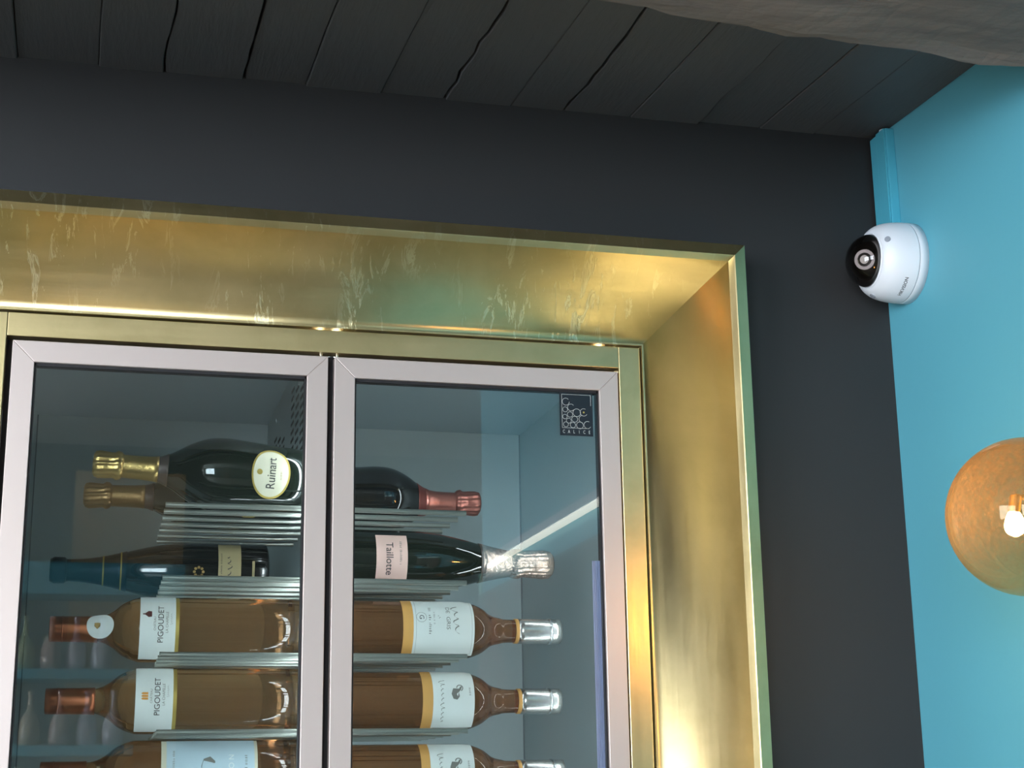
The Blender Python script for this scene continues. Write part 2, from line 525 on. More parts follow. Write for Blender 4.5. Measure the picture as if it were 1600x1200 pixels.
# wall that carries on left of the beam's end
struct(MB().box(ROOM_X, -1.7, BEAM_Y0, BEAM_Y0+0.2, 2.25, ROOM_Z).build('trim_4', M['beam']))

# ------------------------------------------------------------------ gilded frame
GX0, GX1 = -0.1254, 0.6261           # door opening, inside edge of the flat strips
GZ1, GZ0 = 2.0222, 0.62
frame = tag(empty('gilded_frame', (0.25, YW, GZ0)), 'large gold leaf picture frame around the glass wine cabinet', 'frame')
S = 0.0286                           # flat strip
YF = 1.848
CW = 0.1178
RW = 0.0174
YR = 1.80
prof = [(S+0.0018, YW-0.002), (S+0.0018, YF-0.0045), (S+0.0040, YF-0.0045)]
NC = 14
for i in range(NC+1):
    t = i/NC
    a = (S+0.0040, YF+0.0005); c = (S+0.082, YF+0.001); b = (S+CW, YR)
    prof.append(((1-t)**2*a[0]+2*t*(1-t)*c[0]+t*t*b[0], (1-t)**2*a[1]+2*t*(1-t)*c[1]+t*t*b[1]))
prof += [(S+CW+0.0012, YR-0.0012), (S+CW+RW, YR+0.004), (S+CW+RW, YW-0.0005)]
def side(name, which, m):
    vs = []
    for (u, y) in prof:
        x0, x1, z0, z1 = GX0-u, GX1+u, GZ0-u, GZ1+u
        e = {'top': ((x0, z1), (x1, z1)), 'bottom': ((x0, z0), (x1, z0)), 'left': ((x0, z0), (x0, z1)), 'right': ((x1, z0), (x1, z1))}[which]
        for (x, z) in e:
            vs.append((x, y, z))
    n = len(prof)
    fs = [(2*i, 2*i+1, 2*i+3, 2*i+2) for i in range(n-1)] + [(2*n-2, 2*n-1, 1, 0)]
    fs += [tuple(2*i for i in range(n)), tuple(2*i+1 for i in reversed(range(n)))]
    b = MB()
    for q, f in enumerate(fs):
        b.f.append(f); b.smooth.append(3 <= q < 3+NC-1 and q < n-1)
    b.v = vs
    return b.build(name, m, frame)
side('cove_rail', 'top', M['gold_h'])
side('cove_rail', 'bottom', M['gold_h'])
side('cove_stile', 'left', M['gold_v'])
side('cove_stile', 'right', M['gold_v'])
G = 0.0004
MB().box(GX0+G, GX1-G, YF, YW-0.002, GZ1, GZ1+S).build('flat_strip', M['gold_flat'], frame, bevel=0.0008)
MB().box(GX0+G, GX1-G, YF, YW-0.002, GZ0-S, GZ0).build('flat_strip', M['gold_flat'], frame, bevel=0.0008)
MB().box(GX0-S, GX0, YF, YW-0.002, GZ0-S, GZ1+S).build('flat_strip', M['gold_v'], frame, bevel=0.0008)
MB().box(GX1, GX1+S, YF, YW-0.002, GZ0-S, GZ1+S).build('flat_strip', M['gold_v'], frame, bevel=0.0008)

# ------------------------------------------------------------------ wine cabinet
DX0, DXA, DXB, DX1 = -0.1181, 0.2519, 0.2597, 0.6249
DZ1, DZ0 = 2.0178, 0.63
cab = tag(empty('wine_cabinet', (0.2534, 2.2, GZ0)), 'built-in two door glass wine cabinet inside the gold frame', 'cabinet')
IX0, IX1, IY0, IY1, IZ0, IZ1 = -0.119, 0.690, 1.885, 2.589, 0.66, 2.10
PL, PR = 0.2530, 0.2590              # divider faces
t = 0.006
MB().box(IX0-t, IX1+t, IY1, IY1+t, IZ0-t, IZ1+t).build('back_panel', M['liner'], cab)
MB().box(IX0-t, IX0, IY0, IY1, IZ0, IZ1).build('side_panel', M['liner'], cab)
MB().box(IX1, IX1+t, IY0, IY1, IZ0, IZ1).build('side_panel', M['liner'], cab)
MB().box(IX0-t, IX1+t, IY0, IY1, IZ1, IZ1+t).build('top_panel', M['liner_top'], cab)
MB().box(IX0-t, IX1+t, IY0, IY1, IZ0-t, IZ0).build('bottom_panel', M['liner'], cab)
div = MB().box(PL, PR, IY0+0.004, IY1, IZ0, IZ1).build('divider', M['liner'], cab)
# thin corner seams where the liner sheets meet
for (x0, x1) in ((IX0, IX0+0.0018), (IX1-0.0018, IX1)):
    MB().box(x0, x1, IY1-0.0018, IY1, IZ0, IZ1).build('corner_seam', M['seam'], cab)
# perforations of the divider, left face
sl = MB()
for cgrp, (ya, nn) in enumerate(((2.46, 3), (2.23, 3))):
    for c in range(nn):
        y = ya - c*0.055
        ztop = 2.045 - 0.012*c
        for r_ in range(-2 if cgrp else 0, 11):
            z = ztop - r_*0.0125
            sl.box(PL-0.0006, PL+0.0002, y-0.017, y+0.017, z-0.0022, z+0.0022)
sl.build('vent_slot', M['slot'], div)['kind'] = 'stuff'
dots = [(2.44, 2.072), (2.16, 2.062), (2.10, 2.066), (1.99, 2.052), (1.965, 2.058)]
for (y, z) in dots:
    MB().tube((PL-0.0022, y, z), (PL+0.0005, y, z), 0.0042, 12).build('screw', M['chrome'], div)
# black surround behind the doors
bs = MB()
B0, B1, BZ = GX0, GX1, GZ1
bs.box(B0, DX0+0.018, 1.868, 1.884, GZ0, BZ); bs.box(DX1-0.018, B1, 1.868, 1.884, GZ0, BZ)
bs.box(DX0+0.018, DX1-0.018, 1.868, 1.884, DZ1-0.018, BZ); bs.box(DX0+0.018, DX1-0.018, 1.868, 1.884, GZ0, DZ0+0.018)
bs.box(DXA-0.018, DXB+0.018, 1.868, 1.884, DZ0+0.018, DZ1-0.018)
bs.build('black_surround', M['black'], cab)
# slim glowing strips added behind middle and hinge-side stiles to brighten the interior
for x in (0.2455, 0.2665, 0.612):
    MB().box(x-0.003, x+0.003, 1.8845, 1.8875, 0.70, 2.06).build('fill_strip', M['cab_fill'], cab)
# hinge pins peeping out of the gap over the doors
for x in (DXA-0.008, DXB+0.004):
    MB().tube((x, 1.858, DZ1-0.0002), (x, 1.858, DZ1+0.0042), 0.0026, 10).build('hinge_pin', M['chrome'], cab)
BAR = 0.0256
def door(x0, x1, hinge_right):
    yf, yb = 1.850, 1.866
    # dark gasket inside the bars carries the rest
    g = MB(); a = BAR
    g.box(x0+a-0.001, x0+a+0.0022, yf+0.0045, yb, DZ0+a, DZ1-a); g.box(x1-a-0.0022, x1-a+0.001, yf+0.0045, yb, DZ0+a, DZ1-a)
    g.box(x0+a, x1-a, yf+0.0045, yb, DZ1-a-0.0035, DZ1-a+0.001); g.box(x0+a, x1-a, yf+0.0045, yb, DZ0+a-0.001, DZ0+a+0.003)
    d = g.build('door', M['black'], cab)
    def mitre(which):
        o = {'l': [(x0, DZ0), (x0+a, DZ0+a), (x0+a, DZ1-a), (x0, DZ1)],
             'r': [(x1, DZ0), (x1, DZ1), (x1-a, DZ1-a), (x1-a, DZ0+a)],
             't': [(x0, DZ1), (x0+a, DZ1-a), (x1-a, DZ1-a), (x1, DZ1)],
             'b': [(x0, DZ0), (x1, DZ0), (x1-a, DZ0+a), (x0+a, DZ0+a)]}[which]
        cx = sum(p[0] for p in o)/4; cz = sum(p[1] for p in o)/4
        vs = [(x, y, z) for y in (yf, yb) for (x, z) in o]
        fs = [(0, 1, 2, 3), (7, 6, 5, 4)] + [(i, (i+1) % 4, 4+(i+1) % 4, 4+i) for i in range(4)]
        nm = 'stile' if which in 'lr' else 'rail'
        return MB().add(vs, fs).build(nm, M['alu'], d, off=parent_origin(d), bevel=0.0007)
    for wch in 'lrtb': mitre(wch)
    MB().box(x0+a+0.0005, x1-a-0.0005, yf+0.0065, yf+0.0105, DZ0+a+0.0005, DZ1-a-0.0005).build('glass_pane', M['glass'], d)
    if hinge_right:
        # ridged lavender sealing strip down the inside of the hinge side
        gs = MB()
        for q in range(5):
            gs.box(x1-a-0.0030-q*0.0021, x1-a-0.0014-q*0.0021, yf+0.0110+0.0006*q, yf+0.0150, DZ0+a, 1.775)
        gs.build('sealing_strip', M['gasket'], d)
    return d
door_l = door(DX0, DXA, False)
door_r = door(DXB, DX1, True)
# rods of the shelves
SHELF = [1.840, 1.7525, 1.6622, 1.5732, 1.4842]
RR = 0.0033
for z in SHELF:
    for (xa, xb) in ((0.0658, PL), (PR, 0.435)):
        for i in range(7):
            y = 1.900 + i*0.0483
            b = MB().tube((xa, y, z-RR), (xb, y, z-RR), RR, 12)
            b.build('rod', M['rod'], cab)

# the black maker's sticker on the right door's glass
yst = 1.8563
stk = tag(empty('glass_sticker', (0.57, yst, 1.931)), 'square black sticker with pale circles on the right glass door', 'sticker')
sx0, sx1, sz0, sz1 = 0.5478, 0.5915, 1.9325, 1.9885
MB().box(sx0, sx1, yst-0.0004, yst, sz0, sz1).build('backing', M['print_black'], stk)
yp = yst-0.00055
lw_ = 0.0004
fr_ = MB()
fx0, fx1, fz0, fz1 = sx0+0.0028, sx1-0.0022, sz0+0.0098, sz1-0.0022
def strip(b, xa, xb, za, zb): b.box(xa, xb, yp, yp+0.0002, za, zb)
strip(fr_, fx0, fx0+lw_, fz0, fz1); strip(fr_, fx0, fx1, fz1-lw_, fz1); strip(fr_, fx1-lw_, fx1, fz1-0.0140, fz1); strip(fr_, fx0, fx1-0.003, fz0, fz0+lw_)
fr_.build('printed_border', M['print_white'], stk)
cm = 0.000088
def ring(b, cx, cz, r, a0=0, a1=360):
    n = 28; vs = []; fs = []
    for i in range(n+1):
        a = R(a0+(a1-a0)*i/n)
        for rr in (r-lw_*0.6, r+lw_*0.6):
            vs.append((cx+rr*math.cos(a), yp, cz+rr*math.sin(a)))
    for i in range(n): fs.append((2*i, 2*i+1, 2*i+3, 2*i+2))
    b.add(vs, fs)
rg = MB()
for (u, v_, r_, a0, a1) in ((430, 465, 60, 40, 360), (510, 555, 58, 40, 320), (418, 590, 42, 0, 360), (600, 635, 65, 0, 360), (710, 625, 62, 60, 330), (492, 668, 45, 0, 360), (412, 705, 38, 0, 360),
                            (565, 740, 50, 0, 360), (690, 735, 62, 90, 270), (472, 768, 42, 0, 360), (425, 828, 42, 0, 360), (535, 835, 45, 0, 360), (645, 835, 58, 0, 360), (765, 825, 60, 60, 330)):
    ring(rg, fx0 + (u-365)/460*(fx1-fx0), fz0 + (885-v_)/540*(fz1-fz0), r_/460*(fx1-fx0)*0.92, a0, a1)
rg.build('printed_rings', M['print_white'], stk)
dt = MB(); dt.add([(fx0+345/460*(fx1-fx0)+0.0012*math.cos(a*math.pi/6), yp, fz0+260/540*(fz1-fz0)+0.0012*math.sin(a*math.pi/6)) for a in range(12)], [tuple(range(12))])
dt.build('printed_dot', M['gold_edge'], stk)
lt = MB()
for i, ch in enumerate('CALICE'):
    vs, fs = text_geo(ch, 0.0062)
    cx = fx0+0.0022+i*(fx1-fx0-0.005)/5
    lt.add([(cx+0.7*x, yp, sz0+0.0050+y) for x, y in vs], fs)
lt.build('lettering', M['print_white'], stk)

# ------------------------------------------------------------------ bottles
def interp(prof, z):
    for (ra, za), (rb, zb) in zip(prof, prof[1:]):
        if za <= z <= zb and zb > za:
            f = (z-za)/(zb-za); return ra+(rb-ra)*f
    return prof[-1][0]

def smooth_prof(pts, n=6):
    """Catmull-Rom through (r, z) points"""
    out = []
    P = [pts[0]]+list(pts)+[pts[-1]]
    for i in range(1, len(P)-2):
        p0, p1, p2, p3 = P[i-1], P[i], P[i+1], P[i+2]
        for k in range(n):
            t = k/n
            q = []
            for d in (0, 1):
                q.append(0.5*(2*p1[d]+(p2[d]-p0[d])*t+(2*p0[d]-5*p1[d]+4*p2[d]-p3[d])*t*t+(3*p1[d]-p0[d]-3*p2[d]+p3[d])*t**3))
            out.append((max(q[0], 0.001), q[1]))
    out.append(pts[-1])
    return out

class Bottle:
    def __init__(self, name, label, group, neck_left, base_x, y, z, prof, gmat, glass_name='glass', roll=0.0, tilt=0.0):
        self.root = tag(empty(name), label, 'bottle', group)
        self.prof = prof
        self.len = prof[-1][1]
        self.shape = MB().lathe(prof, 56).build(glass_name, gmat, self.root, off=(0, 0, 0))
        self.root.location = (base_x, y, z)
        th = R(-90+tilt) if neck_left else R(90-tilt)
        self.root.rotation_euler = (Matrix.Rotation(th, 3, 'Y') @ Matrix.Rotation(roll, 3, 'Z')).to_euler()
    def r(self, z): return interp(self.prof, z)
    def wrap(self, u, z, lift):
        rr = self.r(z)+lift
        a = u/max(self.r(z), 0.004)
        return (rr*math.sin(a), -rr*math.cos(a), z)
    def band(self, name, m, z0, z1, lift=0.0006, mod=None, n=48, steps=8, close=False):
        pr = [(self.r(z0)*0.98, z0)] + [(self.r(z0+(z1-z0)*i/steps)+lift, z0+(z1-z0)*i/steps) for i in range(steps+1)] + [(self.r(z1)*0.98, z1)]
        return MB().lathe(pr, n, mod, True, close).build(name, m, self.root, off=(0, 0, 0))
    def label(self, name, m, z0, z1, half, lift=0.0007, uc=0.0):
        vs, fs = [], []; nu, nv = 24, 6
        for j in range(nv+1):
            for i in range(nu+1):
                vs.append(self.wrap(uc-half+2*half*i/nu, z0+(z1-z0)*j/nv, lift))
        for j in range(nv):
            for i in range(nu):
                a = j*(nu+1)+i; fs.append((a, a+1, a+nu+2, a+nu+1))
        return MB().add(vs, fs, True).build(name, m, self.root, off=(0, 0, 0))
    def oval(self, name, m, uc, zc_, ru, rz, lift=0.0007, parent=None):
        vs = [self.wrap(uc, zc_, lift)]; fs = []; n = 40
        for k in (0.33, 0.66, 1.0):
            for i in range(n):
                a = 2*math.pi*i/n
                vs.append(self.wrap(uc+ru*k*math.cos(a), zc_+rz*k*math.sin(a), lift))
        for i in range(n):
            j = (i+1) % n
            fs.append((0, 1+i, 1+j))
            for q in (0, 1): fs.append((1+q*n+i, 1+(q+1)*n+i, 1+(q+1)*n+j, 1+q*n+j))
        return MB().add(vs, fs, True).build(name, m, parent or self.root, off=(0, 0, 0))
    def text(self, parent, body, size, m, uc, zc_, lift=0.0012, sx=1.0, sy=1.0, name='lettering'):
        vs, fs = text_geo(body, size)
        return MB().add([self.wrap(uc+x*sx, zc_+y*sy, lift) for x, y in vs], fs).build(name, m, parent, off=(0, 0, 0))
    def fine_print(self, parent, width, h, m, uc, zc_, seed=1, lift=0.0012):
        """a line of print too small to read: short upright strokes"""
        rnd = random.Random(seed); g = MB(); u = -width/2
        while u < width/2:
            w_ = rnd.uniform(0.25, 0.6)*h
            if rnd.random() > 0.12:
                hh = h*rnd.uniform(0.6, 1.0)
                q = [(u, -h/2), (u+w_*0.55, -h/2), (u+w_*0.55, -h/2+hh), (u, -h/2+hh)]
                g.add([self.wrap(uc+a, zc_+b_, lift) for a, b_ in q], [(0, 1, 2, 3)])
            u += w_+0.22*h
        return g.build('fine_print', m, parent, off=(0, 0, 0))
    def script_line(self, parent, width, h, m, uc, zc_, seed=1, lift=0.0012):
        """a handwritten flourish whose letters cannot be read"""
        rnd = random.Random(seed); n = max(24, int(width/h*26)); pts = []
        ph = rnd.uniform(0, 6)
        for i in range(n+1):
            f = i/n
            tall = 1.0 if f < 0.14 else (0.75 if 0.55 < f < 0.68 else 0.42)
            a = 2*math.pi*f*width/h*1.3+ph
            pts.append((-width/2+width*f+0.10*h*math.cos(a), h*tall*0.5*math.sin(a)+0.10*h*f))
        g = MB(); vs = []; fs = []; t_ = 0.055*h
        for i, (a, c_) in enumerate(pts):
            vs += [self.wrap(uc+a-t_*0.7, zc_+c_-t_*0.7, lift), self.wrap(uc+a+t_*0.7, zc_+c_+t_*0.7, lift)]
        for i in range(n): fs.append((2*i, 2*i+2, 2*i+3, 2*i+1))
        return g.add(vs, fs).build('script_line', m, parent, off=(0, 0, 0))
    def shape2d(self, parent, name, pts, m, uc, zc_, lift=0.0012):
        return MB().add([self.wrap(uc+x, zc_+y, lift) for x, y in pts], [tuple(range(len(pts)))]).build(name, m, parent, off=(0, 0, 0))
    def crown(self, m, z0, z1, r0, r1, ribs=14):
        """wired cork under crumpled foil: flutes and a bulging collar"""
        L_ = z1-z0
        pr = [(r0, z0), (r1*1.06, z0+L_*0.10), (r1*1.10, z0+L_*0.22), (r1*0.95, z0+L_*0.34), (r1*0.99, z0+L_*0.55), (r1*1.04, z0+L_*0.80), (r1*0.97, z0+L_*0.93), (r1*0.75, z1), (0.001, z1+0.0005)]
        def mod(k, a):
            amp = (0, 0.02, 0.04, 0.05, 0.06, 0.05, 0.05, 0.03, 0)[k]
            return 1+amp*math.sin(ribs*a+0.6*k)+0.02*math.sin(5*a+k)
        return MB().lathe(pr, 84, mod).build('crown', m, self.root, off=(0, 0, 0))

def champagne_pear(L_, R_):
    """wide-shouldered champagne bottle: base at 0, mouth at L_"""
    k = R_/0.047; s = L_/0.2603
    pts = [(0.030*k, 0), (0.0375*k, 0.002*s), (0.0412*k, 0.010*s), (0.0430*k, 0.04*s), (0.0455*k, 0.075*s), (0.047*k, 0.100*s), (0.0445*k, 0.123*s), (0.0355*k, 0.145*s), (0.0235*k, 0.164*s), (0.0165*k, 0.178*s), (0.0143*k, 0.19*s), (0.0135*k, 0.21*s), (0.0130*k, L_-0.004)]
    return smooth_prof(pts)

def champagne_std(L_, R_):
    pts = [(R_*0.75, 0), (R_*0.95, 0.003), (R_, 0.012), (R_, L_*0.30), (R_*0.985, L_*0.42), (R_*0.90, L_*0.52), (R_*0.74, L_*0.62), (R_*0.56, L_*0.71), (R_*0.42, L_*0.80), (R_*0.36, L_*0.88), (R_*0.34, L_-0.004)]
    return smooth_prof(pts)

def bordeaux(L_, R_, neck0=0.70, neck_r=0.0148):
    """z of shoulder from neck0 fraction"""
    z = L_*neck0
    pts = [(R_*0.80, 0), (R_*0.96, 0.003), (R_, 0.010), (R_, z*0.5), (R_, z-0.040), (R_*0.965, z-0.025), (R_*0.80, z-0.009), (R_*0.55, z+0.004), (neck_r*1.12, z+0.016), (neck_r, z+0.030), (neck_r*0.97, L_)]
    return smooth_prof(pts)

# --- left half, row one: two champagne bottles with oval labels
def pear_bottle(label, tip, base, y, shelf, neck_left, gm, fm, band_m, lab, group=None, tilt=0.0):
    L_ = abs(base-tip); Rb = 0.047
    b = Bottle('champagne_bottle', label, group, neck_left, base, y, shelf+Rb-0.1*math.sin(R(tilt))+0.0003, champagne_pear(L_, Rb), gm, tilt=tilt)
    b.band('neck_band', band_m, L_-0.0905, L_-0.078, 0.0008)
    b.band('neck_foil', fm, L_-0.079, L_-0.030, 0.0012)
    b.crown(fm, L_-0.037, L_, 0.0140, 0.0160)
    if lab:
        o = b.oval('label', lab[0], 0.0, L_-0.2145, 0.0325, 0.0233)
        rim = MB(); n = 48; vs = []; fs = []
        for i in range(n):
            a = 2*math.pi*i/n
            for kk in (0.94, 1.03): vs.append(b.wrap(0.0325*kk*math.cos(a), L_-0.2145+0.0233*kk*math.sin(a), 0.0009))
        for i in range(n):
            j = (i+1) % n; fs.append((2*i, 2*i+1, 2*j+1, 2*j))
        rim.add(vs, fs, True).build('label_rim', M['gold_edge'], o, off=(0, 0, 0))
        if lab[1]:
            b.text(o, lab[1], 0.0135, M['ink'], 0.0, L_-0.2155, sx=1.0, sy=1.15)
            b.fine_print(o, 0.011, 0.0022, M['ink_gold'], -0.002, L_-0.2270, 3)
            ring_pts = [(0.0035*math.cos(i*math.pi/8), 0.0035*math.sin(i*math.pi/8)) for i in range(16)]
            b.shape2d(o, 'emblem', ring_pts, M['gold_edge'], 0.0, L_-0.2005)
    return b
pear_bottle('dark champagne bottle, gold foil neck, oval cream label reading Ruinart', -0.0218, 0.2400, 1.965, SHELF[0], True, M['dark_glass'], M['gold_foil'], M['brown_band'], (M['paper_cream'], 'Ruinart'), tilt=3.4)
pear_bottle('bronze foiled champagne bottle lying behind the one with Ruinart label', -0.0330, 0.2400, 2.130, SHELF[0], True, M['dark_glass'], M['bronze_foil'], M['brown_band'], (M['paper_cream'], None))
# --- right half, row one: pink foil
pear_bottle('champagne bottle with dark pink foil neck on the top rack', 0.5015, 0.2650, 2.105, SHELF[0], False, M['black_glass'], M['pink_foil'], M['pink_band'], (M['paper_pink'], None))
# --- right half, row two: big clear green champagne with pink label
tip, base = 0.5831, 0.2680
L_ = tip-base; Rb = 0.0405
b = Bottle('champagne_bottle', 'champagne bottle with square pale pink label and pale copper foil', None, False, base, 2.03, SHELF[1]+Rb, champagne_std(L_, Rb), M['dark_glass'])
b.band('neck_foil', M['pale_foil'], L_-0.100, L_-0.055, 0.0012)
b.crown(M['pale_foil'], L_-0.062, L_, 0.0165, 0.0178, 18)
b.band('neck_band', M['brown_band'], L_-0.103, L_-0.0985, 0.0010)
lb = b.label('label', M['paper_pink'], 0.0690, 0.1100, 0.036, uc=0.003)
b.text(lb, 'Taillotte', 0.0135, M['ink'], 0.002, 0.0860, sx=0.95)
b.fine_print(lb, 0.030, 0.0030, M['ink_grey'], -0.006, 0.1010, 5)
# --- left half, row two: dark bottle, dark foil
tip, base = -0.0627*2.17/1.94, 0.1931*2.17/1.94
L_ = base-tip; Rb = 0.0395
b = Bottle('champagne_bottle', 'black bottle with long dark foil and narrow beige label band', None, True, base, 2.17, SHELF[1]+Rb, champagne_std(L_, Rb), M['black_glass'])
b.band('neck_foil', M['dark_foil'], L_*0.66, L_-0.003, 0.0010, close=True)
MB().lathe([(0.0150, L_-0.020), (0.0175, L_-0.017), (0.0178, L_-0.004), (0.0150, L_+0.0015), (0.001, L_+0.002)], 40).build('foil_cap', M['dark_foil'], b.root, off=(0, 0, 0))
for zz in (L_-0.091, L_-0.068):
    b.band('foil_ring', M['gold_edge'], zz, zz+0.0020, 0.0016, steps=1)
lb = b.label('label', M['paper_beige'], base-0.1581*2.17/1.94, base-0.131*2.17/1.94, 0.040, uc=0.004)
b.script_line(lb, 0.036, 0.0100, M['ink'], 0.0, base-0.1445*2.17/1.94, 2)
b.fine_print(lb, 0.050, 0.0024, M['ink'], 0.0, base-0.1345*2.17/1.94, 8)
ros = MB()
for i in range(8):
    a = i*math.pi/4
    cu, cz = 0.0058*math.cos(a), 0.0058*math.sin(a)
    pts = [(cu+0.0020*math.cos(q*math.pi/4), cz+0.0020*math.sin(q*math.pi/4)) for q in range(8)]
    ros.add([b.wrap(-0.004+x, base-0.108*2.17/1.94+y, 0.0008) for x, y in pts], [tuple(range(8))])
ros.build('rosette_emblem', M['ink_gold'], b.root, off=(0, 0, 0))
lb = b.label('lower_label', M['paper_beige'], 0.0210, 0.0245, 0.024, uc=-0.012)

# --- left half, rows three to five: rosé
def rose(label, tip, base, y, shelf, Rb, neck_left, cap_m, cap_len, gmat, group=None, neck0=0.745):
    L_ = abs(base-tip)
    b = Bottle('wine_bottle', label, group, neck_left, base, y, shelf+Rb, bordeaux(L_, Rb, neck0), gmat)
    b.band('capsule', cap_m, L_-cap_len, L_-0.0005, 0.0016, close=True)
    b.band('capsule_lip', cap_m, L_-0.0165, L_-0.0150, 0.0022, steps=1)
    # the punt of the bottle: thick clear glass foot
    MB().lathe([(Rb*0.70, -0.0006), (Rb*0.97, 0.0035), (Rb*1.006, 0.010), (Rb*1.006, 0.016)], 56, close=False).build('glass_foot', M['clear_glass'], b.root, off=(0, 0, 0))
    return b
sc = 2.06/1.94
def pig(label, row, tip, capx, lab0, lab1, base, sticker, crest):
    tip, capx, lab0, lab1, base = [q*sc for q in (tip, capx, lab0, lab1, base)]
    b = rose(label, tip, base, 2.06, SHELF[row], 0.0410, True, M['copper_cap'], capx-tip, M['rose_wine'])
    z0, z1 = base-lab1, base-lab0
    b.label('label_edge', M['gold_edge'], z0-0.0045, z0+0.002, 0.046, 0.0005, uc=0.004)
    lb = b.label('label', M['paper_white'], z0, z1, 0.050, uc=0.002)
    zc_ = (z0+z1)/2
    b.text(lb, 'PIGOUDET', 0.0098, M['ink'], 0.004, zc_-0.004, sx=1.0)
    b.text(lb, 'CHÂTEAU', 0.0038, M['ink_grey'], 0.004, zc_+0.0035)
    b.text(lb, 'LA CHAPELLE', 0.0045, M['ink_grey'], 0.006, zc_-0.0115)
    b.script_line(lb, 0.014, 0.0032, M['ink_grey'], 0.010, zc_-0.0165, 4)
    if crest == 'red':
        pts = [(-0.0036, -0.005), (0.0036, -0.005), (0.0042, -0.001), (0.002, 0.002), (0.0008, 0.0032), (0.0006, 0.0062), (-0.0006, 0.0062), (-0.0008, 0.0032), (-0.002, 0.002), (-0.0042, -0.001)]
        b.shape2d(lb, 'crest', pts, M['ink_red'], 0.016, zc_+0.0125)
    else:
        for dx in (-0.0032, 0, 0.0032):
            pts = [(dx-0.0013, -0.004), (dx+0.0013, -0.004), (dx+0.0013, 0.0025), (dx, 0.0045), (dx-0.0013, 0.0025)]
            b.shape2d(lb, 'crest', pts, M['ink_orange'], 0.004, zc_+0.0115)
    if sticker:
        st = b.oval('medal_sticker', M['paper_white'], 0.003, b.len-0.0615, 0.0150, 0.0165, 0.0030)
        pts = [(0.0042*math.cos(i*math.pi/3)*(1 if i % 2 else 0.6), 0.0042*math.sin(i*math.pi/3)) for i in range(6)]
        b.shape2d(st, 'medal_mark', pts, M['ink_gold'], 0.003, b.len-0.0580, 0.0036)
    return b
pig('rosé bottle, copper cap with round white sticker, label with dark red emblem', 2, -0.0607, -0.0055, 0.0422, 0.0834, 0.2363, True, 'red')
pig('rosé bottle, plain copper cap, white label with small orange crest', 3, -0.0609, -0.0046, 0.0408, 0.0837, 0.2357, False, 'orange')
b = rose('rosé bottle with large pale blue label on the lowest left rack', -0.0620*sc, 0.2350*sc, 2.06, SHELF[4], 0.0410, True, M['copper_cap'], 0.055, M['amber_wine'])
base = 0.2350*sc
b.label('label_edge', M['paper_cream'], base-0.1836*sc, base-0.0731*sc, 0.050, 0.0005)
lb = b.label('label', M['paper_blue'], base-0.1800*sc, base-0.0790*sc, 0.0497, 0.0009)
b.text(lb, 'N', 0.0095, M['paper_white'], 0.0190, base-0.1535*sc, 0.0014)
b.text(lb, 'O', 0.0095, M['paper_white'], 0.0085, base-0.1535*sc, 0.0014)
b.fine_print(lb, 0.034, 0.0034, M['ink_grey'], 0.006, base-0.1700*sc, 6, 0.0014)
b.fine_print(lb, 0.044, 0.0030, M['ink_grey'], 0.006, base-0.0870*sc, 7, 0.0014)
pts = [(-0.012, -0.008), (0.010, -0.008), (0.016, -0.002), (0.013, 0.006), (0.004, 0.009), (-0.010, 0.006)]
b.shape2d(lb, 'printed_hill', pts, M['ink_grey'], 0.004, base-0.1270*sc, 0.0014)

